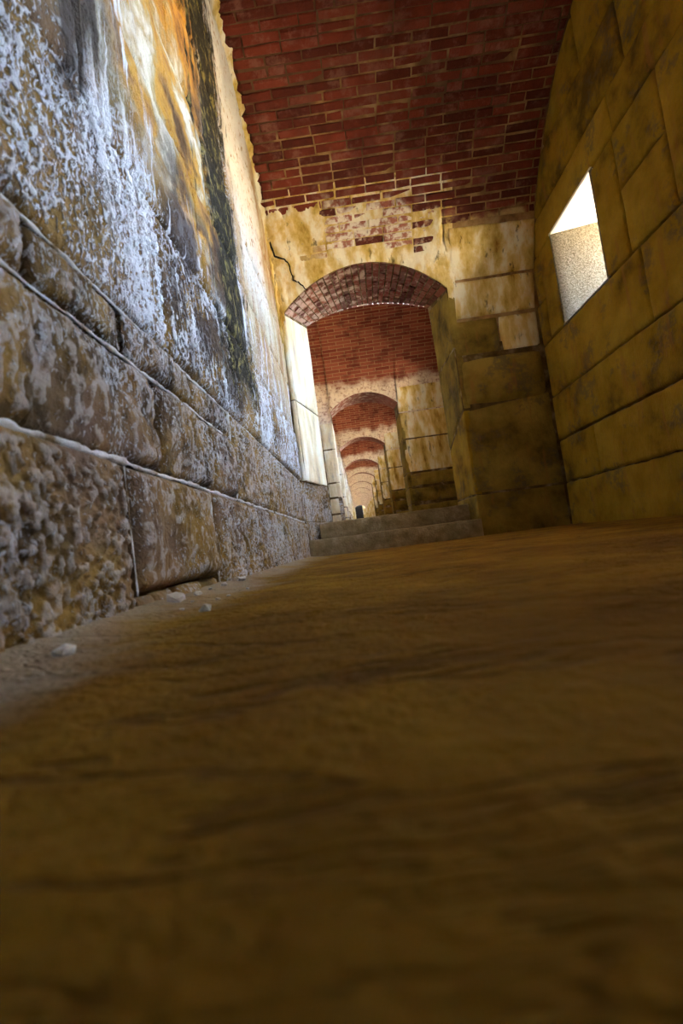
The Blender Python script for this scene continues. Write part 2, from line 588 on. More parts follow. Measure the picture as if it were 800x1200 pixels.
def jamb_x(k, side, t, z):
    """x of a doorway reveal, t = 0 at the near edge; below the left reveal of the first doorway the plinth turns in without a corner"""
    d = DOORS[k]
    x = d.near[side] + (d.far[side] - d.near[side]) * t
    if k == 0 and side == 0:
        if z < 0.5675:
            x = XL + (d.far[0] - XL) * t
    return x


def y_front(k, z):
    """face of the cross wall at the far end of bay k, following the vault above its springing"""
    y0, y1, fz = bay(k)
    dz = z - (fz + SPR)
    if dz <= 0:
        return y1
    return y1 - VR + math.sqrt(max(0, VR * VR - dz * dz))


def y_back(k, z):
    """rear face of the cross wall at the far end of bay k (near face of bay k+1)"""
    y0, y1, fz = bay(k + 1)
    dz = z - (fz + SPR)
    if dz <= 0:
        return y0
    return y0 + VR - math.sqrt(max(0, VR * VR - dz * dz))


# ------------------------------------------------------------------ vaults and cross walls as sheets with doorways
XA, XB = XL - 0.08, XR + 0.08


def columns(*ds):
    xs = list(np.linspace(XA, XB, 49))
    for d in ds:
        for q in (d.near, d.far):
            xs += [q[0] - 1e-4, q[0] + 1e-4, q[1] - 1e-4, q[1] + 1e-4]
    return sorted(xs)


def vault_mesh(k, mat, lift=0.0):
    """barrel vault across the gallery over bay k, with the doorway heads cut out at both feet"""
    y0, y1, fz = bay(k)
    yc, zc = (y0 + y1) / 2, fz + SPR
    d1 = DOORS[k]
    d0 = DOORS[k - 1] if k > 0 else None
    xs = columns(*[d for d in (d0, d1) if d])
    n = 64
    V, UVs = [], []
    rr = VR + lift

    def th(z):
        return math.asin(max(0.0, min(1.0, (z - zc) / VR))) if z else 0.0
    for x in xs:
        a = th(Door.z_at(d1.near, x))
        b = math.pi - (th(Door.z_at(d0.far, x)) if d0 else 0.0)
        for i in range(n + 1):
            t = a + (b - a) * i / n
            V.append((x, yc + rr * math.cos(t), zc + rr * math.sin(t)))
            UVs.append((x + 0.5, min(t, math.pi - t) * VR + (0 if t < math.pi / 2 else 0.0)))
    idx = np.arange(len(V)).reshape(len(xs), n + 1)
    f = np.stack([idx[:-1, :-1].ravel(), idx[1:, :-1].ravel(), idx[1:, 1:].ravel(), idx[:-1, 1:].ravel()], 1)
    return new_mesh('vault', V, f[:, ::-1], mat, smooth=True, uv=UVs)


def cross_mesh(k, mat, off=0.0):
    """vertical faces of cross wall k below the springing, the jambs and the soffit of its doorway"""
    y0, y1, fz = bay(k)
    fz2 = bay(k + 1)[2]
    d = DOORS[k]
    V, Fc = [], []

    def quad(a, b, c, e):
        i = len(V)
        V.extend([a, b, c, e])
        Fc.append((i, i + 1, i + 2, i + 3))
    yb = y1 + THICK
    zb = -0.1
    for (xa, xb) in ((XA, d.near[0]), (d.near[1], XB)):
        if k == 0 and xa == XA:
            zb = 0.567
        else:
            zb = -0.1
        quad((xa, y1, zb), (xb, y1, zb), (xb, y1, fz + SPR), (xa, y1, fz + SPR))
    for (xa, xb) in ((XA, d.far[0]), (d.far[1], XB)):
        zb = -0.1
        quad((xb, yb, zb), (xa, yb, zb), (xa, yb, fz2 + SPR), (xb, yb, fz2 + SPR))
    # jambs
    for i in (0, 1):
        xn, xf = d.near[i], d.far[i]
        zs, zs2 = d.near[2] + 0.03, d.far[2] + 0.03
        m = 8
        zb = -0.1
        if k == 0 and i == 0:
            zb = 0.567
            quad((XA, y1, zb), (xn, y1, zb), (xf, yb, zb), (XA, yb, zb))   # underside of the jamb over the plinth
            quad((XL, y1, -0.1), (xf, yb, -0.1), (xf, yb, 0.567), (XL, y1, 0.567))
            zb = 0.568
        for j in range(m):
            t0, t1 = j / m, (j + 1) / m
            za, zc_ = zb + (zs - zb) * t0, zb + (zs - zb) * t1
            ya, yc_ = zb + (zs2 - zb) * t0, zb + (zs2 - zb) * t1
            quad((jamb_x(k, i, 0, za), y_front(k, za), za), (jamb_x(k, i, 1, ya), y_back(k, ya), ya), (jamb_x(k, i, 1, yc_), y_back(k, yc_), yc_), (jamb_x(k, i, 0, zc_), y_front(k, zc_), zc_))
    m = 24
    for j in range(m):
        a0, a1 = Door.arc(d.near, j / m), Door.arc(d.near, (j + 1) / m)
        b0, b1 = Door.arc(d.far, j / m), Door.arc(d.far, (j + 1) / m)
        quad((a0[0], y_front(k, a0[1]), a0[1] + off), (a1[0], y_front(k, a1[1]), a1[1] + off),
             (b1[0], y_back(k, b1[1]), b1[1] + off), (b0[0], y_back(k, b0[1]), b0[1] + off))
    me = new_mesh('cross_wall', V, Fc, mat)
    me.materials.append(M_ARCH)
    for p in me.polygons[-m:]:
        p.material_index = 1 if k else 0
    return me


def wall_front(k):
    return structure(link('wall_front' if k == 0 else 'wall_cross', cross_mesh(k, M_JOINT if k < 6 else M_PLASTER, 0.006 if k == 0 else 0.0)))


# ------------------------------------------------------------------ floors
def floor_mesh():
    ys = np.concatenate([np.linspace(-0.6, 0.05, 14), 0.05 + np.cumsum(np.concatenate([np.full(90, 0.006), np.linspace(0.006, 0.03, 90), np.full(60, 0.03)]))])
    ys = ys[ys < 3.75]
    ys = np.append(ys, 3.8)
    xs = np.linspace(XL - 0.06, XR + 0.06, 190)
    X, Y = np.meshgrid(xs, ys)
    P = np.stack([X.ravel(), Y.ravel(), np.zeros(X.size)], 1)
    z = 0.004 * fbm(P * np.array([1.2, 2.2, 1]), 3) + 0.0034 * fbm(P * 7, 5) + 0.003 * (vnoise(P * 70) - 0.5)
    z += 0.014 * np.clip(1 - (P[:, 0] - XL) / 0.13, 0, 1) ** 1.5
    z *= np.clip((np.hypot(P[:, 0], P[:, 1]) - 0.02) / 0.15, 0.3, 1)
    P[:, 2] = z
    nx, ny = len(xs), len(ys)
    idx = np.arange(nx * ny).reshape(ny, nx)
    f = np.stack([idx[:-1, :-1].ravel(), idx[:-1, 1:].ravel(), idx[1:, 1:].ravel(), idx[1:, :-1].ravel()], 1)
    return new_mesh('floor', P, f, M_FLOOR, smooth=True), (lambda x, y: float(z[np.argmin((P[:, 0] - x) ** 2 + (P[:, 1] - y) ** 2)]))


fm, floor_z = floor_mesh()
structure(link('floor', fm))
structure(link('floor', boxes_mesh('floor', [(XA, XB, -3.2, -0.59, -0.2, -0.004)], M_FLOOR)))
for k in range(1, NB + 1):
    y0, y1, fz = bay(k)
    structure(link('floor', boxes_mesh('floor', [(XA, XB, y0 - 0.14, y1 + THICK - 0.13 if k < NB else y1 + 0.5, fz - 0.3, fz)], M_FLOOR)))

# ------------------------------------------------------------------ left wall
wall_left = structure(link('wall_left', boxes_mesh('wall_left', [(XL - 0.30, XL - 0.030, -3.3, CW1 + 0.25, -0.1, 3.1)], M_JOINT)))


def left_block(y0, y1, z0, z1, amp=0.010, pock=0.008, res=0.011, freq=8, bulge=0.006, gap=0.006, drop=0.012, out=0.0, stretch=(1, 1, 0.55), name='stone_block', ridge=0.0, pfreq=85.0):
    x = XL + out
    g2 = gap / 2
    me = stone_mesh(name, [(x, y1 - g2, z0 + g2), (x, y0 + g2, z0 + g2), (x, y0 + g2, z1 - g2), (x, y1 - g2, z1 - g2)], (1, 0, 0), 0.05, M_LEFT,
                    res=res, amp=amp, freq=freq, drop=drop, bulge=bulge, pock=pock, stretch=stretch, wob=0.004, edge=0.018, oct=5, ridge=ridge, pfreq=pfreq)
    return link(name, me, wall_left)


L1, L2, L3 = 0.265, 0.472, 0.567
# bottom course
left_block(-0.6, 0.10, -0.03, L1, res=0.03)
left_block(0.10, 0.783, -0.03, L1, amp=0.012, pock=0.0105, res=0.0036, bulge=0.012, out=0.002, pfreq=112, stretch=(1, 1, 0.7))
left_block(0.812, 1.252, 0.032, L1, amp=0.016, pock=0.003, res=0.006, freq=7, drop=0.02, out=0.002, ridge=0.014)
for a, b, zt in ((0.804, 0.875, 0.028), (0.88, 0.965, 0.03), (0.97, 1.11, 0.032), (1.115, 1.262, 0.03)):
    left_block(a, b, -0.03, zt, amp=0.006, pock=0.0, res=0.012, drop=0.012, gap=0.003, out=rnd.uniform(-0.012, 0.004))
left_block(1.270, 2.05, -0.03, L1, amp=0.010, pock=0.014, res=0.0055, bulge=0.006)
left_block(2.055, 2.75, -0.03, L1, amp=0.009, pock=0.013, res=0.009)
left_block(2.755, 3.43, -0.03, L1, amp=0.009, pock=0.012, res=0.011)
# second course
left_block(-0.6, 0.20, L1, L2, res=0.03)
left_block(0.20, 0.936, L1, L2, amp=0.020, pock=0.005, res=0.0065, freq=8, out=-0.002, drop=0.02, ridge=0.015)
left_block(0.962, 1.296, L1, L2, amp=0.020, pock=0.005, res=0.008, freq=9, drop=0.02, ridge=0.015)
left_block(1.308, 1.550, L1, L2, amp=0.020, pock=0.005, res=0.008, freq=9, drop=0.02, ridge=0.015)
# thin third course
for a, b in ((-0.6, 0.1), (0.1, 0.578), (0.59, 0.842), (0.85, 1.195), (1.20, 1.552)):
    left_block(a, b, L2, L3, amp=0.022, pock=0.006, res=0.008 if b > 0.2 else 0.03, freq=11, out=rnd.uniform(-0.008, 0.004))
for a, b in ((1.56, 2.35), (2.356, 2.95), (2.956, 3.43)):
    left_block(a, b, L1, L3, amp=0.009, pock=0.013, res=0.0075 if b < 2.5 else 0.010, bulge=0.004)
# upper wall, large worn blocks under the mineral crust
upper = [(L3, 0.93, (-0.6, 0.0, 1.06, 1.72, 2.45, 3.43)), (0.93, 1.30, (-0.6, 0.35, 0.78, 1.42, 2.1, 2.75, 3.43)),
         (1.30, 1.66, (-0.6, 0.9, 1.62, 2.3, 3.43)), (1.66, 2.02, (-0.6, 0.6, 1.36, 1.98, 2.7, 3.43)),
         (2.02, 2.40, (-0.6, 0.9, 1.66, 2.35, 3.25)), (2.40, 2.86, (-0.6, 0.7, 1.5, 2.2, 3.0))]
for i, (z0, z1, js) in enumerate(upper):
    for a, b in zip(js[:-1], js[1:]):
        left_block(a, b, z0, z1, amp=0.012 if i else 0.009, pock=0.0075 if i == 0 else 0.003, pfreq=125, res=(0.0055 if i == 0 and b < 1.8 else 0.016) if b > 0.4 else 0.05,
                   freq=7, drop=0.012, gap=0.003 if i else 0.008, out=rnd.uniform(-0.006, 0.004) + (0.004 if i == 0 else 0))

M_BEAD = mat_simple('pale_lime_bead', [(0.35, (0.16, 0.10, 0.04)), (0.48, (0.50, 0.47, 0.44)), (0.7, (0.66, 0.65, 0.66))], 16)


def mortar_bead(p0, p1, r):
    """pale lime squeezed out of a joint of the left wall, a ragged half-round ridge"""
    p0, p1 = np.array(p0), np.array(p1)
    n = max(6, int(np.linalg.norm(p1 - p0) / 0.009))
    side = np.array([0, 0, 1.0]) if abs(p1[1] - p0[1]) > abs(p1[2] - p0[2]) else np.array([0, 1.0, 0])
    t = np.linspace(0, 1, n)
    C = p0 + (p1 - p0) * t[:, None]
    C = C + side * (0.012 * fbm(C * 9, 3))[:, None]
    rr = r * (0.85 + 2.2 * fbm(C * 40 + 2, 3))
    V = []
    for c, q in zip(C, rr):
        for a in np.linspace(-0.5, 0.5, 5):
            V.append(c + side * math.sin(a * math.pi) * q + np.array([1.0, 0, 0]) * (math.cos(a * math.pi) * q * 0.9 - 0.004))
    f = [(i * 5 + j, i * 5 + j + 1, i * 5 + j + 6, i * 5 + j + 5) for i in range(n - 1) for j in range(4)]
    link('mortar_joint', new_mesh('mortar_joint', V, f, M_BEAD, smooth=True), wall_left)


XJ = XL - 0.006
mortar_bead((XJ, -0.1, L1), (XJ, 0.80, L1), 0.0075)
mortar_bead((XJ, 0.80, L1), (XJ, 1.55, L1), 0.005)
mortar_bead((XJ, 1.56, L1), (XJ, 3.42, L1), 0.006)
mortar_bead((XJ, -0.1, L2), (XJ, 1.55, L2), 0.004)
mortar_bead((XJ, 0.3, L3 - 0.003), (XJ, 3.42, L3 - 0.003), 0.005)
mortar_bead((XJ - 0.004, 0.811, 0.03), (XJ - 0.004, 0.807, L1), 0.0024)
mortar_bead((XJ - 0.002, 1.27, 0.0), (XJ - 0.002, 1.265, L1), 0.006)
mortar_bead((XJ, 1.558, L1), (XJ, 1.552, L3), 0.007)

# ------------------------------------------------------------------ right walls with loopholes
def right_core(k):
    y0, y1, fz = bay(k)
    ya, yb = (y0 - THICK / 2 - (3.2 if k == 0 else 0), y1 + THICK / 2)
    x0, x1 = XR + 0.022, XR + WT
    z0, z1 = fz + WZ0, fz + WZ1
    bx = [(x0, x1, ya, yb, -0.1, z0), (x0, x1, ya, yb, z1, fz + 3.1)]
    cur = ya
    for (a, b, sa, sb) in sorted(window_spans(k)):
        bx.append((x0, x1, cur, min(a, a + sa) - 0.03, z0, z1))
        cur = max(b, b - sb) + 0.03
    bx.append((x0, x1, cur, yb, z0, z1))
    return boxes_mesh('right_wall', bx, M_JOINT)


def loophole(k, a, b, sa, sb, parent):
    """splayed stone reveal: two jambs, sill, lintel; the slot narrows towards the outside"""
    fz = bay(k)[2]
    z0, z1 = fz + WZ0, fz + WZ1
    xo = XR + WT
    kw = dict(res=0.05 if k == 0 else 0.3, amp=0.003, edge=0.006, drop=0.003, wob=0.001)
    zo = z0 + (0.20 if sa < 0.1 else 0.10)   # the sills climb outwards, shaped to keep ground light off the crown
    far = stone_mesh('jamb', [(XR, b, z0), (xo, b - sb, z0), (xo, b - sb, z1), (XR, b, z1)], (-sb / WT, -1, 0), 0.025, M_REVEAL, **kw)
    near = stone_mesh('jamb', [(xo, a + sa, z0), (XR, a, z0), (XR, a, z1), (xo, a + sa, z1)], (-sa / WT, 1, 0), 0.025, M_REVEAL, **kw)
    sill = stone_mesh('sill', [(XR, b + .02, z0 + .004), (XR, a - .02, z0 + .004), (xo, min(a, a + sa) - .02, zo + .004), (xo, max(b, b - sb) + .02, zo + .004)], (0, 0, 1), 0.01, M_REVEAL, **kw)
    head = stone_mesh('lintel', [(XR, a - .02, z1 - .004), (XR, b + .02, z1 - .004), (xo, max(b, b - sb) + .02, z1 - .004), (xo, min(a, a + sa) - .02, z1 - .004)], (0, 0, -1), 0.01, M_LINTEL, **kw)
    for nm, me in (('window_jamb', far), ('window_jamb', near), ('window_sill', sill), ('window_lintel', head)):
        link(nm, me, parent)


wall_right = structure(link('wall_right', right_core(0)))
for w in window_spans(0):
    loophole(0, *w, wall_right)


def right_block(y0, y1, z0, z1, out=0.0, res=0.03, gap=0.009, amp=0.008, drop=0.013):
    x = XR - out
    g2 = gap / 2
    me = stone_mesh('stone_block', [(x, y0 + g2, z0 + g2), (x, y1 - g2, z0 + g2), (x, y1 - g2, z1 - g2), (x, y0 + g2, z1 - g2)], (-1, 0, 0), 0.03, M_RIGHT,
                    res=res, amp=amp, freq=7, drop=drop, edge=0.02, wob=0.006)
    return link('stone_block', me, wall_right)


(wa, wb), (va, vb) = [w[:2] for w in window_spans(0)]
YE = CW1 - 0.003
courses = [(-0.03, 0.30, (-0.6, 0.4, 1.55, YE)), (0.30, 0.61, (-0.6, 0.2, 0.95, 1.9, 2.945, YE)),
           (0.61, 0.935, (-0.6, 0.6, 1.7, 3.18, YE)), (0.935, WZ0, (-0.6, 0.5, 1.45, 2.255, YE)),
           (WZ0, 1.655, (-0.6, 0.2, va - 0.22)), (1.655, WZ1, (-0.6, 0.4, va - 0.22)),
           (WZ0, 1.655, (vb + 0.24, wa - 0.224)), (1.655, WZ1, (vb + 0.24, wa - 0.224)),
           (WZ0, WZ1, (va - 0.22, va)), (WZ0, WZ1, (vb, vb + 0.24)), (WZ0, WZ1, (wa - 0.222, wa)), (WZ0, WZ1, (wb, wb + 0.22)),
           (WZ0, 1.62, (wb + 0.222, YE)), (1.62, WZ1, (wb + 0.222, YE - 0.03)),
           (WZ1, 2.165, (-0.6, 0.6, 1.3, 2.30, 3.4)), (2.165, 2.48, (-0.6, 0.9, 2.14, 3.3)), (2.48, 2.9, (-0.6, 0.5, 1.4, 2.47, 3.2))]
for z0, z1, js in courses:
    for a, b in zip(js[:-1], js[1:]):
        right_block(a, b, z0, z1, out=rnd.uniform(-0.002, 0.005))

# ------------------------------------------------------------------ near vault: brick by brick where the photograph shows it
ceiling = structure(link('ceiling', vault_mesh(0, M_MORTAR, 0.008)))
VYC, VZC = (bay(0)[0] + bay(0)[1]) / 2, SPR
ROW, BLEN, BTH = 0.0505, 0.206, 0.03


def brick_mesh(seed, L, H, D=BTH):
    r = random.Random(seed)
    j = lambda s: r.uniform(-s, s)
    c = 0.0055
    pts = []
    for (e, zz) in ((0, -D), (0, -c), (c, 0)):
        for (sx, sy) in ((-1, -1), (1, -1), (1, 1), (-1, 1)):
            pts.append((sx * (L / 2 - e) + j(0.0032), sy * (H / 2 - e) + j(0.0028), zz + (j(0.0035) if zz == 0 else 0)))
    f = []
    for a in (0, 4):
        for i in range(4):
            f.append((a + i, a + (i + 1) % 4, a + 4 + (i + 1) % 4, a + 4 + i))
    f.append((8, 9, 10, 11))
    return new_mesh('brick', pts, f, M_BRICK)


STRETCH = [brick_mesh(i, BLEN - 0.009, ROW - 0.008) for i in range(8)]
HEADER = [brick_mesh(20 + i, BLEN / 2 - 0.009, ROW - 0.008) for i in range(5)]


def place_brick(me, x, th, parent, proud=0.0):
    n = Vector((0, -math.cos(th), -math.sin(th)))
    t = Vector((0, -math.sin(th), math.cos(th)))
    u = t.cross(n)
    p = Vector((x, VYC + VR * math.cos(th), VZC + VR * math.sin(th))) + n * proud
    o = link('brick', me, parent)
    o.matrix_world = Matrix(((u.x, t.x, n.x, p.x), (u.y, t.y, n.y, p.y), (u.z, t.z, n.z, p.z), (0, 0, 0, 1)))
    return o


dn = DOORS[0].near
nb_bricks = 0
rest = []
th0 = math.asin((2.10 - VZC) / VR)
row = 0
th = th0
while th < math.radians(172):
    shown = th < math.radians(79)
    x = XL + 0.012 - rnd.uniform(0.0, 0.02) + (0.0 if row % 2 else -BLEN / 2)
    while x < XR - 0.01:
        hd = rnd.random() < 0.12
        L = BLEN / 2 if hd else BLEN
        a, b = max(x, XL + 0.004), min(x + L, XR - 0.004)
        c = (a + b) / 2
        z = VZC + VR * math.sin(th)
        zd = max([Door.z_at(dn, q) or 0 for q in (a, c, b)])
        if b - a > 0.03 and z - ROW * 0.5 > zd + 0.055 and not (z < 2.19 and c > 0.93) and th < math.radians(150):
            full = abs((b - a) - L) < 1e-6
            me = (rnd.choice(HEADER) if hd else rnd.choice(STRETCH)) if full else brick_mesh(rnd.random(), b - a - 0.009, ROW - 0.008)
            if shown and nb_bricks < 298:
                place_brick(me, c, th + rnd.uniform(-0.0008, 0.0008), ceiling, rnd.uniform(-0.006, 0.004))
                nb_bricks += 1
            else:
                rest.append((me, c, th, rnd.uniform(-0.003, 0.004)))
        x += L
    th += ROW / VR
    row += 1
V, Fc = [], []
for me, c, th, pr in rest:
    n = Vector((0, -math.cos(th), -math.sin(th)))
    t = Vector((0, -math.sin(th), math.cos(th)))
    u = t.cross(n)
    p = Vector((c, VYC + VR * math.cos(th), VZC + VR * math.sin(th))) + n * pr
    b0 = len(V)
    V += [tuple(p + u * v.co.x + t * v.co.y + n * v.co.z) for v in me.vertices]
    Fc += [tuple(b0 + i for i in q.vertices) for q in me.polygons]
o = link('brickwork', new_mesh('brickwork', V, Fc, M_BRICK), ceiling)
o['kind'] = 'stuff'

# what is left of the plaster over the foot of the vault, above the doorway
xs = np.linspace(XL - 0.01, 0.935, 150)
hs = np.linspace(0, 1, 60)
V = []
for x in xs:
    zl = Door.z_at(dn, x)
    zl = (zl + 0.006) if zl else 1.70
    zt = 2.47
    for h_ in hs:
        z = zl + (zt - zl) * h_
        V.append((x, z))
V = np.array(V)
q = np.stack([V[:, 0], V[:, 1], np.zeros(len(V))], 1)
edge_z = 2.37 - 0.11 * np.clip((V[:, 0] - 0.3) / 0.6, 0, 1) + 0.13 * fbm(q * np.array([26, 14, 1]), 5, 0.65)
mid = np.exp(-(((V[:, 0] - 0.40) / 0.40) ** 2)) * np.clip((V[:, 1] - 2.04) / 0.1, 0, 1)
thick = 0.010 - 0.026 * mid + 0.026 * fbm(q * 12 + 4, 5, 0.6) - 0.030 * np.clip((V[:, 1] - edge_z) / 0.05, 0, 1.2)
thick = thick - 0.03 * np.clip((V[:, 0] - 0.86 - 0.10 * fbm(q * 22 + 7, 3)) / 0.05, 0, 1) * (V[:, 1] > 2.12)
th_ = np.arcsin((V[:, 1] - VZC) / VR)
rr = VR - np.maximum(thick, -0.006)
P3 = np.stack([V[:, 0], VYC + rr * np.cos(th_), VZC + rr * np.sin(th_)], 1)
idx = np.arange(len(P3)).reshape(len(xs), len(hs))
f = np.stack([idx[:-1, :-1].ravel(), idx[1:, :-1].ravel(), idx[1:, 1:].ravel(), idx[:-1, 1:].ravel()], 1)
link('plaster', new_mesh('plaster', P3, f, M_PLASTER, smooth=True), ceiling)

# jagged crack through the plaster left of the doorway
def haunch(px, py):
    d = AX @ np.array([(px - 400) / F_PX, -(py - 600) / F_PX, 1.0])
    y = 3.3
    for _ in range(12):
        z = CAM_H + d[2] / d[1] * y
        y = y_front(0, z)
    return d[0] / d[1] * y, z


cr = [haunch(*p) for p in ((316, 283), (322, 300), (333, 304), (338, 309), (341, 318), (344, 328), (350, 331), (357, 338), (362, 341))]
C = []
for (a, b) in zip(cr[:-1], cr[1:]):
    for t in (0, 0.33, 0.66):
        C.append((a[0] + (b[0] - a[0]) * t + rnd.uniform(-.004, .004), a[1] + (b[1] - a[1]) * t + rnd.uniform(-.004, .004)))
V = []
for i, (x, z) in enumerate(C):
    w = 0.0045 * (1 - 0.6 * i / len(C)) + rnd.uniform(0, 0.002)
    for s_, pr in ((-1, 0.013), (0, 0.016), (1, 0.013)):
        zz = z + s_ * w * 0.7
        t = math.asin((zz - VZC) / VR)
        V.append((x + s_ * w, VYC + (VR - pr) * math.cos(t), VZC + (VR - pr) * math.sin(t)))
Fc = [(i * 3 + j, i * 3 + j + 1, i * 3 + j + 4, i * 3 + j + 3) for i in range(len(C) - 1) for j in (0, 1)]
link('crack', new_mesh('crack', V, Fc, M_DARK), ceiling)  # dark strip laid on the plaster for the shade in the gap

# mortar fillet where the vault meets the left wall
V, Fc = [], []
N = 90
for i in range(N + 1):
    t = math.radians(8) + math.radians(110) * i / N
    wv = 0.030 + 0.016 * math.sin(i * 1.3) * math.sin(i * 0.37) + 0.010 * math.sin(i * 2.9)
    dv = 0.022 + 0.012 * math.sin(i * 0.9 + 1)
    for (xx, rr) in ((XL - 0.02, VR + 0.01), (XL - 0.005, VR - 0.03 - dv), (XL + wv * 0.5, VR - 0.012), (XL + wv, VR + 0.004)):
        V.append((xx, VYC + rr * math.cos(t), VZC + rr * math.sin(t)))
for i in range(N):
    for j in range(3):
        a = i * 4 + j
        Fc.append((a, a + 1, a + 5, a + 4))
link('mortar_fillet', new_mesh('mortar_fillet', V, Fc, M_PLASTER, smooth=True), ceiling)

# ------------------------------------------------------------------ first cross wall with its doorway
wall1 = wall_front(0)


def face_block(k, parent, x0, x1, z0, z1, mat=None, zr=None, out=0.0, name='stone_block', **kw):
    """block on the face of cross wall k that turns to the camera; follows the curve of the vault foot"""
    zr = z1 if zr is None else zr
    o_ = 0.004 + out
    q = [(x0, y_front(k, z0) - o_, z0), (x1, y_front(k, z0) - o_, z0), (x1, y_front(k, zr) - o_, zr), (x0, y_front(k, z1) - o_, z1)]
    v = np.array(q[3]) - np.array(q[0])
    n = np.cross((1, 0, 0), v)
    args = dict(res=0.03, amp=0.008, freq=8, drop=0.012, edge=0.018, wob=0.004)
    args.update(kw)
    return link(name, stone_mesh(name, q, n, 0.04, mat or M_PIER, **args), parent)


def jamb_block(k, parent, side, z0, z1, mat, t0=0.0, t1=1.0, zb1=None, zt1=None, name='stone_block', **kw):
    """block on the reveal of doorway k; side 0 = left (faces right), 1 = right (faces left)"""
    d = DOORS[k]
    xn, xf = d.near[side], d.far[side]
    sgn = 1 if side == 0 else -1

    def pt(t, z):
        yn, yf = y_front(k, z) - 0.004, y_back(k, z)
        return (jamb_x(k, side, t, z) + sgn * 0.006, yn + (yf - yn) * t, z)
    zb1 = z0 if zb1 is None else zb1
    zt1 = z1 if zt1 is None else zt1
    if side == 1:
        q = [pt(t0, z0), pt(t1, zb1), pt(t1, zt1), pt(t0, z1)]
    else:
        q = [pt(t1, zb1), pt(t0, z0), pt(t0, z1), pt(t1, zt1)]
    dx = (xf - xn)
    n = (sgn, -sgn * dx / THICK, 0)
    args = dict(res=0.025, amp=0.006, freq=8, drop=0.010, edge=0.014, wob=0.003)
    args.update(kw)
    return link(name, stone_mesh(name, q, n, 0.04, mat, **args), parent)


JX = dn[1] + 0.002
# right pier, courses read off the photograph
face_block(0, wall1, JX, XR - 0.004, -0.03, 0.297, drop=0.008)
face_block(0, wall1, JX, XR - 0.004, 0.303, 0.925, zr=0.985, amp=0.006, drop=0.010)
face_block(0, wall1, JX + 0.006, XR - 0.006, 0.945, 1.32, bulge=0.030, amp=0.016, drop=0.03, edge=0.05)
face_block(0, wall1, JX, 1.22, 1.33, 1.60, bulge=0.015, amp=0.014, drop=0.02, edge=0.03)
face_block(0, wall1, 1.225, XR - 0.006, 1.33, 1.60, bulge=0.015, amp=0.012, drop=0.02, edge=0.03, mat=M_PLASTER)
face_block(0, wall1, JX, XR - 0.006, 1.61, 1.87, bulge=0.010, amp=0.014, drop=0.02, edge=0.03, mat=M_PLASTER)
face_block(0, wall1, JX + 0.03, XR - 0.006, 1.88, 2.185, amp=0.005, drop=0.008, mat=M_PLASTER, zr=2.17)
# sliver of the left pier
face_block(0, wall1, XL + 0.002, dn[0], L3 + 0.002, 1.185, mat=M_PALE, amp=0.003, edge=0.006)
face_block(0, wall1, XL + 0.002, dn[0], 1.19, 1.80, mat=M_PLASTER, amp=0.003, edge=0.006)
# reveals
jamb_block(0, wall1, 1, -0.03, 0.297, M_PIER)
jamb_block(0, wall1, 1, 0.303, 0.925, M_RIGHT, zt1=0.72, amp=0.003)
jamb_block(0, wall1, 1, 0.945, 1.40, M_PIER, zb1=0.74, amp=0.012, drop=0.02)
jamb_block(0, wall1, 1, 1.41, 1.82, M_PIER, zt1=1.97, amp=0.012)
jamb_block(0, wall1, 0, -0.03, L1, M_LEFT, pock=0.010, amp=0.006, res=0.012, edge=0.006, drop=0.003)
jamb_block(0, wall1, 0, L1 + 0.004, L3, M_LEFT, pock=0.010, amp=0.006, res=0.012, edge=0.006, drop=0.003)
jamb_block(0, wall1, 0, L3 + 0.004, 1.18, M_PALE, amp=0.004)
jamb_block(0, wall1, 0, 1.185, 1.82, M_PALE, zt1=1.98, amp=0.004)


def arch_bricks(k, parent, nu, nv, proud=0.006):
    """soffit bricks of doorway k, each a wedge laid along the passage"""
    d = DOORS[k]
    for j in range(nu):
        for i in range(nv):
            t0, t1 = (j + 0.09) / nu, (j + 0.91) / nu
            sft = 0.0 if (j % 2 == 0) else 0.5
            e = [max(0, min(1, (i - sft + 0.03) / (nv - 0.5))), max(0, min(1, (i + 1 - sft - 0.03) / (nv - 0.5)))]
            if e[1] - e[0] < 0.05:
                continue
            mx, mz = Door.arc(d.near, (t0 + t1) / 2)
            cx = (d.near[0] + d.near[1]) / 2
            w, r_ = (d.near[1] - d.near[0]) / 2, d.near[3] - d.near[2]
            cz = d.near[3] - (w * w + r_ * r_) / (2 * r_)
            inn = Vector((cx - mx, 0, cz - mz)).normalized()
            V = []
            jz = rnd.uniform(0.002, proud)
            for lay in (-0.05, jz):
                for (t, s) in ((t0, e[0]), (t1, e[0]), (t1, e[1]), (t0, e[1])):
                    a, b = Door.arc(d.near, t), Door.arc(d.far, t)
                    ya = y_front(k, a[1]) - (0.006 if s == 0 else 0)
                    p = Vector((a[0] + (b[0] - a[0]) * s, ya + (y_back(k, b[1]) - ya) * s, a[1] + (b[1] - a[1]) * s))
                    V.append(p + inn * lay)
            f = [(4, 5, 6, 7), (0, 4, 7, 3), (1, 2, 6, 5), (0, 1, 5, 4), (3, 7, 6, 2)]
            link('arch_brick', new_mesh('arch_brick', V, f, M_ARCH), parent)


arch_bricks(0, wall1, 25, 3)

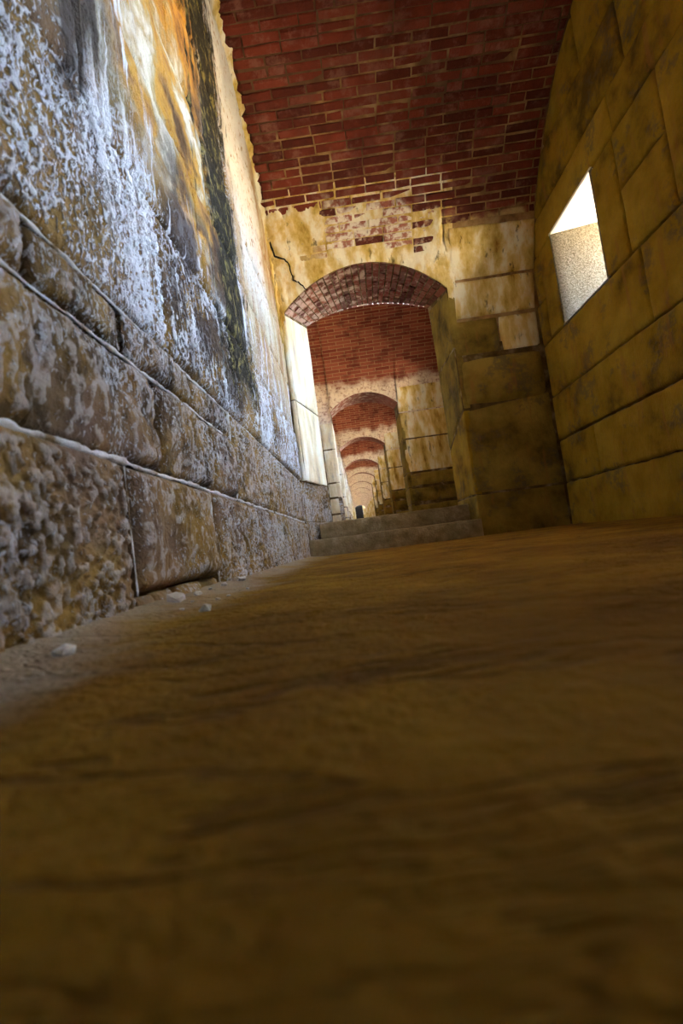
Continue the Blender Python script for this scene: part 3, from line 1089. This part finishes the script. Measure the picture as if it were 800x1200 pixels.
# ------------------------------------------------------------------ steps up into the next bay
def step(y0, y1, x0, x1, z0, z1, label):
    root = bpy.data.objects.new('stone_step', None)
    COL.objects.link(root)
    root.location = ((x0 + x1) / 2, (y0 + y1) / 2, z0)
    thing(root, label, 'step', 'steps in the doorway')
    kw = dict(res=0.03, amp=0.004, freq=9, drop=0.006, edge=0.012, wob=0.004)
    for nm, me in (('riser', stone_mesh('riser', [(x0, y0, z0), (x1, y0, z0), (x1, y0, z1), (x0, y0, z1)], (0, -1, 0), 0.03, M_STEP, **kw)),
                   ('tread', stone_mesh('tread', [(x0, y0, z1 - 0.004), (x1, y0, z1 - 0.004), (x1, y1, z1 - 0.004), (x0, y1, z1 - 0.004)], (0, 0, 1), 0.05, M_STEP, **kw))):
        o = link(nm, me, root)
        o.matrix_parent_inverse = Matrix.Translation(-Vector(root.location))


step(3.37, 3.615, -0.375, 0.868, -0.01, 0.125, 'lower worn granite step at the foot of the brick arched doorway')
step(3.62, 4.2, -0.305, 0.85, 0.12, 0.25, 'upper worn granite step between the stone jambs of the arched doorway')

# ------------------------------------------------------------------ the bays beyond
for k in range(1, NB + 1):
    y0, y1, fz = bay(k)
    structure(link('ceiling', vault_mesh(k, M_FARV if k < 5 else M_FARW)))
    wl = structure(link('wall_left', boxes_mesh('wall_left', [(XL - 0.30, XL, y0 - THICK / 2, y1 + THICK / 2, -0.1, fz + 3.1)], M_LEFT)))
    wr = structure(link('wall_right', right_core(k)))
    for w in window_spans(k):
        loophole(k, *w, wr)
    if k == NB:
        continue
    wc = wall_front(k)
    d = DOORS[k]
    if k < 6:
        n0 = len(COL.objects)
        r2 = random.Random(40 + k)
        zs = [fz - 0.03, fz + 0.26, fz + 0.50, fz + 0.72, fz + 1.22, fz + 1.62, fz + 1.98]
        for i, (za, zb) in enumerate(zip(zs[:-1], zs[1:])):
            rough = i < 3
            face_block(k, wc, d.near[1], XR - 0.005, za + 0.006, zb - 0.006, mat=M_PIER if rough else M_PLASTER,
                       bulge=0.018 if rough else 0.006, amp=0.02 if rough else 0.006, drop=0.018 if rough else 0.008, edge=0.05 if rough else 0.015, res=0.05)
            if za < fz + 1.5:
                face_block(k, wc, XL + 0.005, d.near[0], za + 0.004, zb - 0.004, mat=M_PALE, res=0.06, amp=0.004)
                jamb_block(k, wc, 1, za + 0.006, zb - 0.006, M_PIER, res=0.06, amp=0.01)
                jamb_block(k, wc, 0, za + 0.004, zb - 0.004, M_PALE if i > 1 else M_LEFT, res=0.06, amp=0.004)
# far end: a wall with a dark doorway
y0, y1, fz = bay(NB)
structure(link('wall_back', boxes_mesh('wall_back', [(XA, XB, y1 - 0.02, y1 + 0.3, -0.1, fz + 3.0)], M_PLASTER)))
structure(link('door_1', boxes_mesh('door_1', [(-0.15, 0.55, y1 - 0.05, y1 - 0.02, fz, fz + 2.05)], M_DARK)))
# the wall behind the camera
structure(link('wall_rear', boxes_mesh('wall_rear', [(XA, XB, -3.3, -3.1, -0.1, 3.1)], M_JOINT)))
structure(link('ceiling', boxes_mesh('ceiling', [(XA, XB, -3.2, 0.62, 1.86, 1.96)], M_JOINT)))

# ------------------------------------------------------------------ loose stones along the foot of the left wall
def rock_mesh(seed, sx, sy, sz):
    import bmesh
    r = random.Random(seed * 13 + 5)
    bm = bmesh.new()
    for _ in range(16):
        v = Vector((r.gauss(0, 1), r.gauss(0, 1), r.gauss(0, 1))).normalized() * r.uniform(0.85, 1.15)
        bm.verts.new((v.x * sx, v.y * sy, v.z * sz))
    res = bmesh.ops.convex_hull(bm, input=bm.verts)
    bmesh.ops.delete(bm, geom=[e for e in res['geom_interior'] if isinstance(e, bmesh.types.BMVert)], context='VERTS')
    me = bpy.data.meshes.new('rock')
    bm.to_mesh(me)
    bm.free()
    me.materials.append(M_ROCK)
    return me


def on_floor(px, py):
    d = AX @ np.array([(px - 400) / F_PX, -(py - 600) / F_PX, 1.0])
    t = -CAM_H / d[2]
    return d[0] * t, d[1] * t


rocks = [((75, 772), 0.010, 'grey angular stone lying nearest the camera at the foot of the left wall'),
         ((240, 716), 0.010, 'pale rounded pebble standing out on the dusty floor below the split block'),
         ((284, 684), 0.012, 'flat pale stone farthest along the foot of the left wall'),
         ((181, 714), 0.016, 'dark square stone wedged under the split block of the left wall'),
         ((262, 691), 0.008, 'small pale stone just before the flat one at the wall foot'),
         ((200, 706), 0.008, 'white chip touching the base of the split wall block')]
for i, ((px, py), s, lab) in enumerate(rocks):
    x, y = on_floor(px, py)
    x = max(x, XL + 0.035)
    o = link('rock', rock_mesh(i + 1, s * 1.2, s * 1.1, s * 0.75))
    o.location = (x, y, floor_z(x, y) + s * 0.45)
    o.rotation_euler = (0, 0, i * 1.1)
    thing(o, lab, 'stone', 'loose stones along the left wall')
for i, (px, py) in enumerate([(268, 699), (255, 703), (225, 709), (290, 690), (247, 696), (213, 718), (300, 676), (270, 686)]):
    x, y = on_floor(px, py)
    x = max(x, XL + 0.03)
    s = rnd.uniform(0.003, 0.0055)
    o = link('rock', rock_mesh(30 + i, s * 1.3, s, s * 0.7))
    o.location = (x, y, floor_z(x, y) + s * 0.4)
    o.rotation_euler = (0, 0, i * 0.7)
    thing(o, 'tiny pale stone chip scattered in the dust by the left wall', 'stone', 'tiny chips in the dust')

# ------------------------------------------------------------------ light portals in the loopholes (they only guide daylight sampling)
for k in range(0, 5):
    fz = bay(k)[2]
    for (a, b, sa, sb) in window_spans(k):
        a, b = a + sa, b - sb
        ld = bpy.data.lights.new('daylight_portal', 'AREA')
        ld.shape = 'RECTANGLE'
        ld.size, ld.size_y = (b - a + 0.02), (WZ1 - WZ0 - 0.01)
        ld.cycles.is_portal = True
        lo = bpy.data.objects.new('daylight_portal', ld)
        COL.objects.link(lo)
        lo.location = (XR + WT - 0.01, (a + b) / 2, fz + (WZ0 + WZ1) / 2)
        lo.rotation_euler = Vector((-1, 0, 0)).to_track_quat('-Z', 'Z').to_euler()
